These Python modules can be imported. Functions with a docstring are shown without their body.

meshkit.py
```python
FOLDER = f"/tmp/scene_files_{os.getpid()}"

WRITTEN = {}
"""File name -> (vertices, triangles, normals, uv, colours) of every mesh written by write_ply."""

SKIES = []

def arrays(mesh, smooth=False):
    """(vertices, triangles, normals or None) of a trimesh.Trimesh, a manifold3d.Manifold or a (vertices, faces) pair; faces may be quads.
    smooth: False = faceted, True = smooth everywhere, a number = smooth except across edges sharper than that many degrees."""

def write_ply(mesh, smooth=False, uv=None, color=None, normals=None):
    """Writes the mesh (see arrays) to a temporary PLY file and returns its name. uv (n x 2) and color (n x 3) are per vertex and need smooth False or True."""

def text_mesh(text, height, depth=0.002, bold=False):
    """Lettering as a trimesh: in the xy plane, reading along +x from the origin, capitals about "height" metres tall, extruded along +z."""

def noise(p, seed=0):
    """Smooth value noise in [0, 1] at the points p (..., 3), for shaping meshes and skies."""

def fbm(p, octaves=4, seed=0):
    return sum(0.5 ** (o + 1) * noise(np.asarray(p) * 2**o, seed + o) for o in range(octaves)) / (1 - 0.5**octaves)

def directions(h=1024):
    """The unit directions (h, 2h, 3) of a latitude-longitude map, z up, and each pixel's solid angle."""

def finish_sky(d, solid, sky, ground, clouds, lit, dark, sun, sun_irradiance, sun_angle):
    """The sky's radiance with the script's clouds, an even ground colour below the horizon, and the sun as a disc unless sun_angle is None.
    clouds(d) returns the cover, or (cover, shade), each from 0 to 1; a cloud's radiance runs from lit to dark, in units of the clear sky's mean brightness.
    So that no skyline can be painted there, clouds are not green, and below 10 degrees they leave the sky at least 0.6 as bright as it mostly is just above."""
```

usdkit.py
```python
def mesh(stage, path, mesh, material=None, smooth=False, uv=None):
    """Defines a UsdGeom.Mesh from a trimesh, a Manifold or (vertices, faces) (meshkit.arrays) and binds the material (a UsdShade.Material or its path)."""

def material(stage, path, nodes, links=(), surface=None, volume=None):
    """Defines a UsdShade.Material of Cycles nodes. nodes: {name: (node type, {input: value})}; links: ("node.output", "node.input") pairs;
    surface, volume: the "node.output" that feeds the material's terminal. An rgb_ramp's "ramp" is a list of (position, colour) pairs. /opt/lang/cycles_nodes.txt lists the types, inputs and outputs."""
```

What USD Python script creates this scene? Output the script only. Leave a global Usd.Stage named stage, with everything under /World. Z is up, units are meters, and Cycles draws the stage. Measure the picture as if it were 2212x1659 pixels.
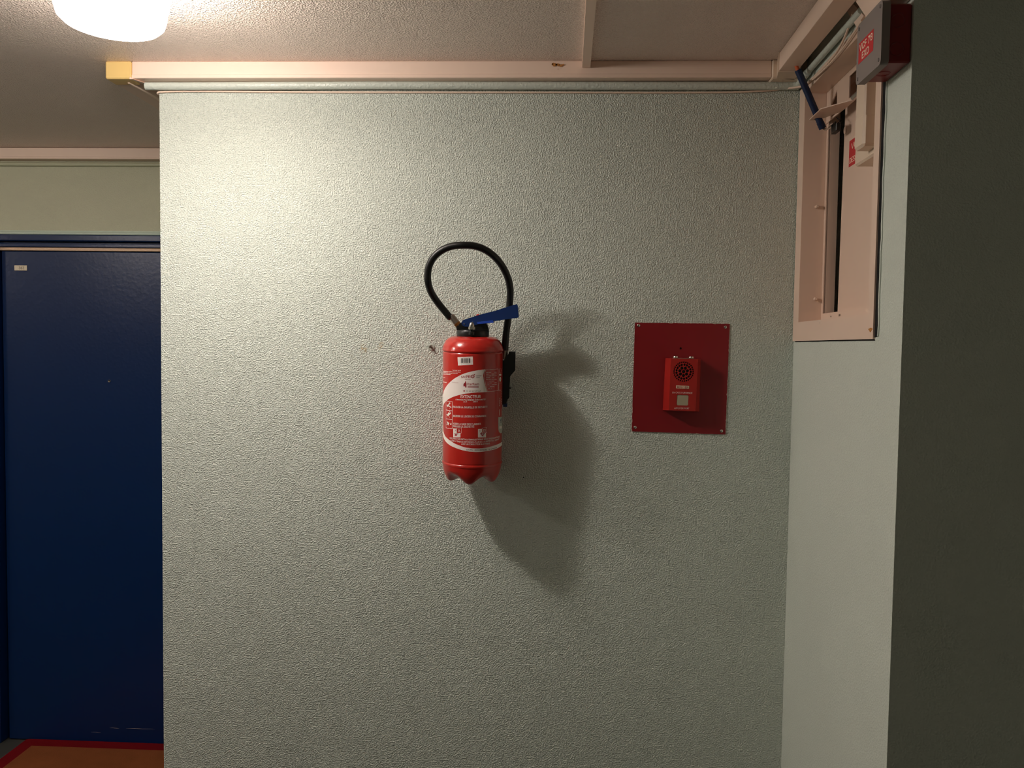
import math, random
import numpy as np, trimesh, manifold3d as m3, usdkit, meshkit
from shapely.geometry import Polygon, LineString, Point, box as sbox
from shapely.ops import unary_union
from shapely import affinity
from pxr import Usd, UsdGeom, Gf, Sdf

stage = Usd.Stage.CreateInMemory()
UsdGeom.SetStageUpAxis(stage, 'Z')
UsdGeom.Xform.Define(stage, '/World'); UsdGeom.Scope.Define(stage, '/World/Looks')
random.seed(7); RNG = np.random.default_rng(7)

# ------------------------------------------------------------ camera (image 2212 x 1659, focal length in pixels)
F, CX, CY, DIST, CAMZ = 1735.0, 1106.0, 829.5, 2.2, 1.655
EXPOSURE = 0.14
_dy = np.array([(1184 - CX) / F, (750 - CY) / F, 1.0]); _dy /= np.linalg.norm(_dy)
_dx = np.array([1, 0.0156, 0.0]); _dx[2] = -(_dx @ _dy) / _dy[2]; _dx /= np.linalg.norm(_dx)
_dz = np.cross(_dx, _dy); _dz = -_dz if _dz[1] > 0 else _dz
M = np.stack([_dx, _dy, _dz], 1)                      # world -> (image right, image down, forward)
CAM = np.array([0, -DIST, CAMZ])
cam = UsdGeom.Camera.Define(stage, '/World/camera')
cam.CreateHorizontalApertureAttr(36.0); cam.CreateVerticalApertureAttr(36.0 * 1659 / 2212)
cam.CreateFocalLengthAttr(36.0 * F / 2212); cam.CreateClippingRangeAttr(Gf.Vec2f(0.05, 100)); cam.CreateExposureAttr(EXPOSURE)
_m = np.eye(4); _m[0, :3], _m[1, :3], _m[2, :3], _m[3, :3] = M[0], -M[1], -M[2], CAM
cam.AddTransformOp().Set(Gf.Matrix4d(*_m.ravel().tolist()))

# lamps: both are ceiling lamps of the corridor; their light is the emission of their bulb and bowl
LAMPS = [(-0.882, -0.600), (-2.50, -0.86), (-4.10, -0.86)]
GLOW = [(40.0, 1560.0), (58.0, 160.0), (60.0, 160.0)]     # radiance of each lamp's opal glass: overall, and where its bulb shines through
LAMP_COLOUR = (1.0, 0.905, 0.825)

def ray(px, py): return M.T @ np.array([(px - CX) / F, (py - CY) / F, 1.0])
def on(px, py, axis, value):
    """Where the photo's pixel meets the plane axis = value: used to measure real positions off the photo."""
    v = ray(px, py); return CAM + v * ((value - CAM[axis]) / v[axis])

# right-hand wall's own frame: o = out of the wall, u = along it towards the viewer, z = up
XR = 0.661; TH = np.array([0.0235, 0.99972]); NR = np.array([-0.99972, 0.0235])
def RW(p):
    p = np.asarray(p, float)
    xy = np.array([XR, 0]) + p[..., :1] * NR - p[..., 1:2] * TH
    return np.concatenate([xy, p[..., 2:3]], -1)
def onR(px, py, o):
    n = np.array([*NR, 0]); v = ray(px, py); p0 = np.array([XR, 0, 0]) + n * o
    p = CAM + v * (((p0 - CAM) @ n) / (v @ n)); d = p[:2] - np.array([XR, 0])
    return np.array([d @ NR, -(d @ TH), p[2]])

# ------------------------------------------------------------ materials
def lin(r, g, b):
    f = lambda c: (c / 255 / 12.92) if c <= 10.31 else ((c / 255 + 0.055) / 1.055) ** 2.4
    return (f(r), f(g), f(b))
def mat(name, rgb, rough=0.5, metal=0.0, bump=None, vary=0.0, spec=0.5, coat=0.0, extra=None, trans=0.0):
    """Principled paint, plastic or metal. bump = (scale, strength, distance, low, high) of a noise relief."""
    c = np.array(lin(*rgb)); n = {'p': ('principled_bsdf', dict(base_color=c, roughness=rough, metallic=metal, specular_ior_level=spec, coat_weight=coat, transmission_weight=trans))}; l = []
    n['g'] = ('geometry', {})
    if vary:
        n['v'] = ('noise_texture', dict(scale=3.1, detail=5.0, roughness=0.65)); l.append(('g.position', 'v.vector'))
        n['vr'] = ('rgb_ramp', {'ramp': [(0.3, tuple(c * (1 - vary))), (0.7, tuple(np.minimum(c * (1 + vary), 1)))]}); l += [('v.fac', 'vr.fac')]
        src = 'vr.color'
        if extra: src = extra(n, l, src)
        l.append((src, 'p.base_color'))
    if bump:
        s, st, d, lo, hi = bump
        n['b1'] = ('noise_texture', dict(scale=s, detail=1.2, roughness=0.5, distortion=0.1)); l.append(('g.position', 'b1.vector'))
        n['br'] = ('rgb_ramp', {'ramp': [(lo, (0, 0, 0)), ((lo + hi) / 2 - 0.02, (.35, .35, .35)), (hi, (1, 1, 1))]}); l.append(('b1.fac', 'br.fac'))
        n['bm'] = ('bump', dict(strength=st, distance=d)); l += [('br.color', 'bm.height'), ('bm.normal', 'p.normal')]
    return usdkit.material(stage, '/World/Looks/' + name, n, l, surface='p.BSDF')

def stains(n, l, src):
    """Two faint ochre marks left on the paint, beside the wall plug."""
    spots = [((-0.5105, 0, 1.6465), 0.014), ((-0.506, 0, 1.640), 0.012), ((-0.461, 0, 1.656), 0.011), ((-0.463, 0, 1.648), 0.010)]
    n['sn'] = ('noise_texture', dict(scale=170.0, detail=2.0)); l.append(('g.position', 'sn.vector'))
    n['sm'] = ('map_range', dict(from_min=0.40, from_max=0.62, to_min=0.0, to_max=1.0, clamp=True)); l.append(('sn.fac', 'sm.value'))
    for i, (c, r) in enumerate(spots):
        n[f'sd{i}'] = ('vector_math', dict(math_type='distance', vector2=c)); l.append(('g.position', f'sd{i}.vector1'))
        n[f'sf{i}'] = ('map_range', dict(from_min=r * 0.2, from_max=r, to_min=0.6, to_max=0.0, clamp=True)); l.append((f'sd{i}.value', f'sf{i}.value'))
        n[f'sk{i}'] = ('math', dict(math_type='multiply')); l += [(f'sf{i}.result', f'sk{i}.value1'), ('sm.result', f'sk{i}.value2')]
        n[f'sc{i}'] = ('mix_color', dict(b=lin(176, 146, 84))); l += [(f'sk{i}.value', f'sc{i}.fac'), (src, f'sc{i}.a')]
        src = f'sc{i}.result'
    return src

PAINT = (204, 211, 201)
MT = dict(
    wall=mat('wall_paint', PAINT, 0.45, spec=0.35, bump=(262, 0.95, 0.0024, 0.36, 0.74), vary=0.03, extra=stains),
    wall_fine=mat('wall_paint_fine', PAINT, 0.5, spec=0.35, bump=(260, 0.5, 0.0014, 0.34, 0.75), vary=0.03),
    wall_plain=mat('plain_mint_paint', PAINT, 0.4),
    alcove=mat('alcove_paint', (196, 196, 170), 0.5, spec=0.35, bump=(260, 0.5, 0.0014, 0.34, 0.75), vary=0.03),
    alcove_pipe=mat('alcove_pipe_paint', (188, 190, 162), 0.4),
    ceiling=mat('ceiling_paint', (236, 219, 208), 0.36, spec=0.6, bump=(230, 0.95, 0.0026, 0.36, 0.75), vary=0.03),
    floor=mat('dark_floor', (60, 61, 57), 0.5, vary=0.12),
    pipe=mat('painted_pipe', PAINT, 0.35, bump=(140, 0.4, 0.0015, 0.4, 0.7)),
    cream=mat('cream_plastic', (240, 214, 196), 0.42, vary=0.02),
    cream2=mat('cream_fitting', (228, 206, 184), 0.40, vary=0.02),
    yellow=mat('yellowed_plastic', (232, 198, 128), 0.42, vary=0.03),
    cable=mat('cable_sheath', (236, 210, 190), 0.45),
    damper=mat('damper_enamel', (230, 203, 184), 0.38, vary=0.02),
    black=mat('black_plastic', (14, 14, 14), 0.35),
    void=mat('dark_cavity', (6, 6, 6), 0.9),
    rubber=mat('black_rubber', (12, 12, 12), 0.38, bump=(600, 0.15, 0.0005, 0.4, 0.6)),
    red=mat('red_enamel', (184, 37, 30), 0.22, coat=0.3),
    white=mat('white_print', (238, 228, 222), 0.4),
    ink=mat('dark_red_print', (150, 22, 34), 0.45),
    grey_ink=mat('dark_print', (60, 40, 40), 0.45),
    blackink=mat('black_print', (24, 22, 22), 0.45),
    blue=mat('blue_lever', (18, 44, 96), 0.33),
    blue2=mat('bright_blue_plastic', (38, 74, 178), 0.3),
    steel=mat('bright_steel', (214, 208, 200), 0.22, metal=1.0),
    satin=mat('satin_steel', (190, 178, 168), 0.36, metal=1.0),
    brass=mat('brass', (196, 142, 84), 0.34, metal=1.0),
    plate=mat('dark_red_plate', (132, 15, 24), 0.42, vary=0.03),
    intercom=mat('red_intercom_paint', (166, 32, 25), 0.42, vary=0.02),
    button=mat('grey_button', (168, 160, 136), 0.45),
    chip=mat('bare_primer', (206, 190, 176), 0.7, vary=0.1),
    ochre=mat('ochre_glue', (190, 128, 60), 0.7, vary=0.35),
    door=mat('navy_door_paint', (3, 35, 80), 0.33, spec=0.35, bump=(70, 0.12, 0.0015, 0.35, 0.7)),
    seal=mat('peach_door_seal', (236, 200, 168), 0.5),
    green=mat('lintel_trim_paint', (190, 206, 190), 0.45),
    ivory=mat('ivory_plate', (226, 212, 186), 0.4),
    mat_field=mat('rust_carpet', (130, 75, 42), 0.95, bump=(520, 0.45, 0.002, 0.35, 0.65), vary=0.16, spec=0.1),
    mat_edge=mat('red_carpet_edge', (110, 9, 19), 0.95, bump=(520, 0.45, 0.002, 0.35, 0.65), vary=0.12, spec=0.1),
    lid=mat('grey_box_lid', (138, 128, 124), 0.5),
    boxred=mat('dark_red_box', (128, 16, 18), 0.38),
    sticker=mat('red_sticker', (206, 44, 52), 0.4),
    sticker_ink=mat('cream_print', (250, 234, 210), 0.5),
    tube=mat('navy_conduit', (13, 34, 74), 0.42),
    copper=mat('orange_cable', (214, 104, 62), 0.45),
    wire=mat('grey_wire', (190, 165, 145), 0.5),
    tag=mat('pale_tag', (176, 182, 172), 0.45),
    navyink=mat('navy_print', (22, 30, 58), 0.4),
    plug_peg=mat('plug_peg', (96, 90, 76), 0.5),
    porcelain=mat('lamp_base', (240, 232, 224), 0.4),
)
for _i, (_g, _h) in enumerate(GLOW):
    MT[f'bowl{_i}'] = usdkit.material(stage, f'/World/Looks/lamp_glass_{_i}', {
        'x': ('geometry', {}), 'd': ('vector_math', dict(math_type='distance', vector2=(LAMPS[_i][0] + 0.010, LAMPS[_i][1], 2.300))),
        's': ('map_range', dict(range_type='smoothstep', from_min=0.01, from_max=0.046, to_min=_h, to_max=_g, clamp=True)),
        'e': ('emission', dict(color=LAMP_COLOUR)), 'g': ('glossy_bsdf', dict(color=(1, 1, 1), roughness=0.15)), 'm': ('mix_closure', dict(fac=0.04))},
        [('x.position', 'd.vector1'), ('d.value', 's.value'), ('s.result', 'e.strength'), ('e.emission', 'm.closure1'), ('g.BSDF', 'm.closure2')], surface='m.closure')

# ------------------------------------------------------------ scene helpers
_used = {}
def _path(parent, name):
    k = (parent, name); n = _used.get(k, 0); _used[k] = n + 1
    return f'{parent}/{name}' + (f'_{n:03d}' if n else '')
class Thing:
    def __init__(self, path, base): self.path, self.base = path, np.asarray(base, float)
def tag(prim, label=None, cat=None, group=None, kind=None):
    for k, v in (('label', label), ('category', cat), ('group', group), ('kind', kind)):
        if v: prim.SetCustomDataByKey(k, v)
def thing(name, label, cat, base, group=None, kind=None):
    p = _path('/World', name); x = UsdGeom.Xform.Define(stage, p); x.AddTranslateOp().Set(Gf.Vec3d(*map(float, base)))
    tag(x.GetPrim(), label, cat, group, kind); return Thing(p, base)
def part(t, name, mesh, m, smooth=30, label=None, kind=None, sub=None):
    """A mesh given in world coordinates, defined as a child of thing t (or of its part sub)."""
    p = _path(sub or t.path, name); mesh = join(mesh).copy(); mesh.apply_translation(-t.base)
    g = usdkit.mesh(stage, p, mesh, MT[m], smooth=smooth); tag(g.GetPrim(), label, None, None, kind); return p
def struct(name, mesh, m, label, cat, smooth=False):
    p = _path('/World', name); g = usdkit.mesh(stage, p, join(mesh), MT[m], smooth=smooth); tag(g.GetPrim(), label, cat, None, 'structure'); return p

def join(ms):
    ms = ms if isinstance(ms, (list, tuple)) else [ms]
    return trimesh.util.concatenate([tm(m) for m in ms]) if len(ms) != 1 else tm(ms[0])
def tm(m):
    if isinstance(m, m3.Manifold):
        q = m.to_mesh(); return trimesh.Trimesh(q.vert_properties[:, :3], q.tri_verts, process=False)
    return m
def mf(m): return m3.Manifold(m3.Mesh(np.asarray(m.vertices, np.float32), np.asarray(m.faces, np.uint32)))
def hull(pts): return trimesh.convex.convex_hull(np.asarray(pts, float))
def cbox(lo, hi, c=0.0, tf=None):
    """A box with its edges chamfered by c."""
    lo, hi = np.minimum(lo, hi), np.maximum(lo, hi); c = min(c, (hi - lo).min() * 0.45)
    if c <= 0: m = trimesh.creation.box(bounds=[lo, hi])
    else:
        pts = []
        for ix in (0, 1):
            for iy in (0, 1):
                for iz in (0, 1):
                    p = np.where([ix, iy, iz], hi, lo); s = np.where([ix, iy, iz], -c, c)
                    for k in range(3):
                        q = p + s; q[k] = p[k]; pts.append(q)
        m = hull(pts)
    if tf: m.vertices = tf(m.vertices)
    return m
def rbox(lo, hi, c=0.0): return cbox(lo, hi, c, RW)          # in the right-hand wall's frame (o, u, z)
def smoothpath(pts, n=60):
    """Catmull-Rom through pts."""
    p = np.asarray(pts, float); p = np.vstack([2 * p[0] - p[1], p, 2 * p[-1] - p[-2]]); out = []
    k = len(p) - 3; per = max(2, n // k)
    for i in range(k):
        a, b, c, d = p[i:i + 4]
        for t in np.linspace(0, 1, per, endpoint=False):
            out.append(0.5 * ((2 * b) + (c - a) * t + (2 * a - 5 * b + 4 * c - d) * t * t + (3 * b - a - 3 * c + d) * t ** 3))
    return np.array(out + [p[-2]])
def tube(path, r, sides=16, cap=True):
    p = np.asarray(path, float); n = len(p); rr = np.broadcast_to(r, (n,))
    t = np.gradient(p, axis=0); t /= np.linalg.norm(t, axis=1, keepdims=True)
    a = np.cross(t[0], [0, 0, 1.0]); a = a if np.linalg.norm(a) > 0.1 else np.cross(t[0], [1.0, 0, 0]); a /= np.linalg.norm(a)
    ang = np.arange(sides) * 2 * np.pi / sides; V = []
    for i in range(n):
        a = a - (a @ t[i]) * t[i]; a /= np.linalg.norm(a); b = np.cross(t[i], a)
        V.append(p[i] + rr[i] * (np.cos(ang)[:, None] * a + np.sin(ang)[:, None] * b))
    V = np.vstack(V); f = []
    for i in range(n - 1):
        for j in range(sides):
            A, B = i * sides + j, i * sides + (j + 1) % sides
            f += [[A, B, B + sides], [A, B + sides, A + sides]]
    if cap:
        V = np.vstack([V, p[0], p[-1]]); s, e = len(V) - 2, len(V) - 1; o = (n - 1) * sides
        for j in range(sides): f += [[s, (j + 1) % sides, j], [e, o + j, o + (j + 1) % sides]]
    return trimesh.Trimesh(V, f, process=False)
def lathe(profile, centre=(0, 0, 0), axis=None, n=48):
    m = trimesh.creation.revolve(np.asarray(profile, float), sections=n)
    if axis is not None: m.apply_transform(trimesh.geometry.align_vectors([0, 0, 1], axis))
    m.apply_translation(centre); m.fix_normals(); return m
def extrude(poly, h):
    polys = [g for g in getattr(poly, 'geoms', [poly]) if g.area > 1e-12]
    return join([trimesh.creation.extrude_polygon(g, h, engine='earcut') for g in polys])
def frame(m, origin, right, up):
    """Moves a mesh of the xy plane to origin, x along right, y along up, z along right x up."""
    r, u = np.asarray(right, float), np.asarray(up, float); r = r / np.linalg.norm(r); u = u - (u @ r) * r; u /= np.linalg.norm(u)
    m = m.copy(); v = np.asarray(m.vertices); m.vertices = np.asarray(origin) + v[:, :1] * r + v[:, 1:2] * u + v[:, 2:] * np.cross(r, u); return m
def lettering(text, width, height, depth=0.0004, bold=False):
    """Text from the origin along +x, exactly width wide and its capitals height tall."""
    m = meshkit.text_mesh(text, 1.0, 1.0, bold); v = np.array(m.vertices); x0, x1 = v[:, 0].min(), v[:, 0].max()
    m.vertices = np.stack([(v[:, 0] - x0) / (x1 - x0) * width, v[:, 1] * height, v[:, 2] * depth], 1); return m
def rrect(x0, y0, x1, y1, r): return sbox(x0 + r, y0 + r, x1 - r, y1 - r).buffer(r, 6)
def blob(r, n=14, seed=0, sx=1.0, sy=1.0):
    g = np.random.default_rng(seed); a = np.arange(n) * 2 * np.pi / n; q = r * (0.55 + 0.6 * g.random(n))
    return Polygon(np.stack([q * np.cos(a) * sx, q * np.sin(a) * sy], 1)).buffer(0)

# ------------------------------------------------------------ the setting
CEIL = 2.41; YA = 0.94                       # ceiling height; the alcove's door wall
X0, X1, Y0 = -5.0, 2.1, -4.6
struct('floor', cbox((X0, Y0, -0.1), (X1, 1.4, 0)), 'floor', 'dark brown floor around the rust-coloured mat', 'floor')
struct('ceiling', cbox((X0, Y0, CEIL), (X1, 1.4, CEIL + 0.1)), 'ceiling', 'stippled beige-pink painted ceiling above the trunking', 'ceiling')
struct('wall_back', cbox((-1.08, 0, 0), (XR + 0.03, 1.3, CEIL)), 'wall', 'pale mint stippled wall on which the fire extinguisher hangs', 'wall')
niche = mf(rbox((-0.17, 0.020, 1.690), (0.1, 0.566, 2.335)))
struct('wall_right', mf(rbox((-1.46, -1.0, 0), (0, 0.703, CEIL))) - niche, 'wall_fine', 'pale mint projecting wall with the damper set in its side, its end in shade', 'wall')
DX0, DX1, DZ = -2.250, -1.330, 2.075
struct('wall_alcove', mf(cbox((X0, YA, 0), (-1.0, 1.25, CEIL))) - mf(cbox((DX0, YA - 0.1, -0.1), (DX1, 1.3, DZ))), 'alcove', 'dim green wall above and around the blue door', 'wall')
struct('wall_left', cbox((X0 - 0.1, Y0, 0), (X0, 1.4, CEIL)), 'alcove', 'far end wall of the corridor, out of sight to the left', 'wall')
struct('wall_front', cbox((X0, Y0 - 0.1, 0), (X1, Y0, CEIL)), 'wall_fine', 'corridor wall behind the viewer', 'wall')
struct('wall_far_right', cbox((X1, Y0, 0), (X1 + 0.1, -0.6, CEIL)), 'wall_fine', 'corridor wall out of sight to the right', 'wall')
trim = [cbox((X0, YA - 0.012, 2.075), (-1.08, YA + 0.002, 2.087), 0.003), cbox((X0, YA - 0.003, 2.087), (-1.08, YA + 0.002, 2.092))]
struct('trim_1', trim, 'green', 'thin pale green strip along the top of the blue door frame', 'trim', smooth=30)

# door
d = thing('door_1', 'navy blue flat door in a blue frame at the end of the alcove', 'door', (-1.79, 0.98, 0), kind='structure')
part(d, 'leaf', cbox((-2.205, 0.960, 0.005), (-1.372, 1.000, 2.012), 0.002), 'door')
fr = [cbox((DX0, 0.926, 2.050), (DX1, 1.02, 2.075), 0.003), cbox((DX0, 0.945, 2.028), (DX1, 1.02, 2.042), 0.002), cbox((DX0, 0.956, 2.042), (DX1, 1.02, 2.05)),
      cbox((DX0 - 0.04, 0.928, 0), (-2.219, 1.02, 2.075), 0.003), cbox((DX1 - 0.03, 0.926, 0), (DX1, 1.02, 2.075), 0.003), cbox((-2.222, 0.985, 0), (-2.196, 1.02, 2.03)), cbox((-1.376, 0.985, 0), (-1.35, 1.02, 2.03))]
part(d, 'door_frame', fr, 'door', label='navy door frame')
part(d, 'door_seal', [cbox((-2.214, 0.950, 2.0145), (-1.362, 0.985, 2.021), 0.002), cbox((-2.214, 0.958, 2.021), (-1.362, 0.985, 2.028))], 'seal', label='peach-coloured seal strip above the door leaf')
pl = on(45.5, 579, 1, 0.96)
q = part(d, 'number_plate', cbox((pl[0] - 0.0262, 0.9565, pl[2] - 0.0105), (pl[0] + 0.0262, 0.9605, pl[2] + 0.0105), 0.001), 'ivory', label='small ivory number plate reading 383')
part(d, 'lettering', frame(lettering('383', 0.021, 0.0095), (pl[0] - 0.007, 0.9565, pl[2] - 0.0048), (1, 0, 0), (0, 0, 1)), 'grey_ink', smooth=False, sub=q)
pp = on(236.5, 823, 1, 0.96)
part(d, 'peephole', lathe([(0.0028, 0), (0.0028, 0.002), (0.0048, 0.003), (0.0056, 0.001), (0.0056, -0.002)], (pp[0], 0.959, pp[2]), (0, -1, 0), 20), 'steel', label='small steel peephole')
part(d, 'peephole_lens', lathe([(0, 0.001), (0.0028, 0.0005), (0.0028, -0.001)], (pp[0], 0.959, pp[2]), (0, -1, 0), 16), 'void')
for (ax, ay), (bx, by), w in (((237, 1572.5), (258, 1571), 0.0012), ((272, 1573), (334, 1574.5), 0.0010), ((196, 1581.5), (218, 1582), 0.0006)):
    a, b = on(ax, ay, 1, 0.96), on(bx, by, 1, 0.96); L = b[0] - a[0]
    sc = Polygon([(0, 0), (L * .3, w * .6), (L * .7, w * .3), (L, w * .2), (L * .75, -w * .4), (L * .3, -w * .3)])
    part(d, 'scratch', frame(extrude(sc, 0.0003), (a[0], 0.9601, a[2]), (1, 0, 0), (0, 0, 1)), 'chip', smooth=False, label='pale scratch low on the door')

# mat on the alcove floor
mx0, my1 = -2.124, 0.945
t = thing('carpet', 'rust-brown carpet with a dark red border reaching to the foot of the blue door', 'carpet', (-1.6, 0.5, 0))
outer = Polygon([(mx0, my1 + 0.008), (-1.105, my1 + 0.008), (-1.105, -0.25), (mx0, -0.25)]); inner = outer.buffer(-0.056, join_style=2)
part(t, 'border', extrude(outer.buffer(-0.012).buffer(0.012).difference(inner), 0.011), 'mat_edge', smooth=False, label='dark red border')
part(t, 'field', extrude(inner.buffer(-0.0005), 0.0125), 'mat_field', smooth=False, label='rust-brown pile field')

# ------------------------------------------------------------ ceiling lamps
def lamp(x, y, glass, label):
    t = thing('ceiling_lamp', label, 'lamp', (x, y, CEIL), 'ceiling lamps of the corridor')
    part(t, 'base', lathe([(0, 0), (0.086, 0), (0.088, -0.003), (0.086, -0.008), (0, -0.008)], (x, y, CEIL), None, 48), 'porcelain')
    prof = [(0, -0.132), (0.03, -0.1315), (0.066, -0.129), (0.089, -0.123), (0.0985, -0.114), (0.103, -0.098), (0.1035, -0.086), (0.1065, -0.081), (0.1085, -0.066), (0.1065, -0.050), (0.099, -0.032), (0.090, -0.017), (0.080, -0.008)]
    part(t, 'bowl', lathe(prof, (x, y, CEIL), None, 56), glass, smooth=60, label='glowing opal glass bowl'); return t
lamp(*LAMPS[0], 'bowl0', 'lit round white glass ceiling lamp above the start of the stippled wall')
lamp(*LAMPS[1], 'bowl1', 'second round glass ceiling lamp, further along the corridor')
lamp(*LAMPS[2], 'bowl2', 'third round glass ceiling lamp, furthest along the corridor')

# ------------------------------------------------------------ cable trunking
TB = 2.365                                   # underside of the trunking
tl = thing('cable_trunking', 'long pinkish cream cable trunking along the top of the extinguisher wall', 'trunking', (0, -0.02, CEIL))
xl, xe = -1.135, 0.571
part(tl, 'channel', cbox((xl, -0.043, TB + 0.0005), (xe, 0, CEIL), 0.002), 'cream')
part(tl, 'lid', cbox((xl, -0.045, TB), (xe, -0.036, TB + 0.0105), 0.0015), 'cream', label='lower lip of the trunking lid')
part(tl, 'corner_elbow', [cbox((-1.206, -0.047, TB - 0.002), (xl, 0.006, CEIL), 0.003)], 'yellow', label='yellowed corner elbow')
part(tl, 'channel', cbox((-1.204, 0.000, TB), (-1.158, YA - 0.045, CEIL), 0.002), 'cream', label='branch running back into the alcove')
part(tl, 'lid', [hull([(-1.139, -0.047, TB - 0.003), (-1.129, -0.047, TB - 0.003), (-1.139, -0.047, TB + 0.004), (-1.119, -0.001, TB - 0.003), (-1.109, -0.001, TB - 0.003), (-1.119, -0.001, TB + 0.004)])], 'cream', label='raised lip beside the yellowed elbow')
g = [(-1.158, -0.016), (-1.146, 0.11)]
part(tl, 'edge_strip', tube([(*g[0], TB - 0.002), (*g[1], TB - 0.002), (-1.139, 0.4, TB - 0.002)], 0.003, 8), 'cream')
e0, e1 = xe, 0.603
part(tl, 'corner_elbow', [cbox((e0, -0.048, TB - 0.004), (0.68, 0.0, CEIL), 0.003), hull([(e1 - 0.01, -0.048, TB - 0.004), (e1 - 0.01, -0.048, CEIL), (0.578 - 0.005, -0.098, CEIL), (0.578 - 0.005, -0.098, TB - 0.004), (0.63, -0.098, CEIL), (0.63, -0.098, TB - 0.004), (0.63, -0.04, CEIL), (0.63, -0.04, TB - 0.004), (e1 - 0.02, -0.048, TB - 0.004), (e1 - 0.02, -0.048, CEIL)])], 'cream2', label='paler inside corner elbow')
c0 = on(1203, 140, 1, -0.0453)
for i, (dx, dz, r) in enumerate(((-0.006, 0.001, 0.006), (0.002, 0.0, 0.005), (0.010, -0.002, 0.0045), (0.016, 0.0, 0.003), (-0.012, 0.002, 0.002), (0.003, -0.011, 0.0012))):
    part(tl, 'glue_patch', frame(extrude(blob(r, 13, i, 1.3, 0.8), 0.0006), (c0[0] + dx, -0.045, c0[2] + dz), (1, 0, 0), (0, 0, 1)), 'ochre', smooth=False, label='ochre torn patch on the trunking')
tr = thing('cable_trunking', 'cream cable trunking on the ceiling along the damper wall, running towards the viewer', 'trunking', RW((0.06, 0.5, CEIL)))
part(tr, 'channel', rbox((0.0375, 0.097, TB), (0.0835, 2.2, CEIL), 0.002), 'cream')
part(tr, 'lid', rbox((0.0372, 0.0975, TB - 0.001), (0.0842, 2.2, TB + 0.003), 0.001), 'cream')
ta = thing('cable_trunking', 'tan cable trunking above the blue door', 'trunking', (-2, YA - 0.02, CEIL))
part(ta, 'channel', cbox((X0, YA - 0.043, TB + 0.0005), (-1.158, YA, CEIL - 0.0015), 0.002), 'cream')
part(ta, 'lid', cbox((X0, YA - 0.045, TB), (-1.158, YA - 0.034, TB + 0.0085), 0.0015), 'cream')
def ceiling_line(p, q, w, h):
    p, q = np.array(p), np.array(q); dd = (q - p) / np.linalg.norm(q - p); s = np.array([-dd[1], dd[0]])
    return hull([[*(e + s * k), zz] for e in (p, q) for k in (-w / 2, w / 2) for zz in (CEIL, CEIL - h)])
td = thing('cable_trunking', 'narrow cream cable duct crossing the ceiling and ending on the wall trunking', 'trunking', (0.085, -0.5, CEIL))
part(td, 'channel', ceiling_line((0.0888, -0.0455), (0.046, -2.0), 0.0215, 0.0195), 'cream')
part(td, 'lid', ceiling_line((0.0888, -0.0450), (0.046, -2.0), 0.0235, 0.006), 'cream')

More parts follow.
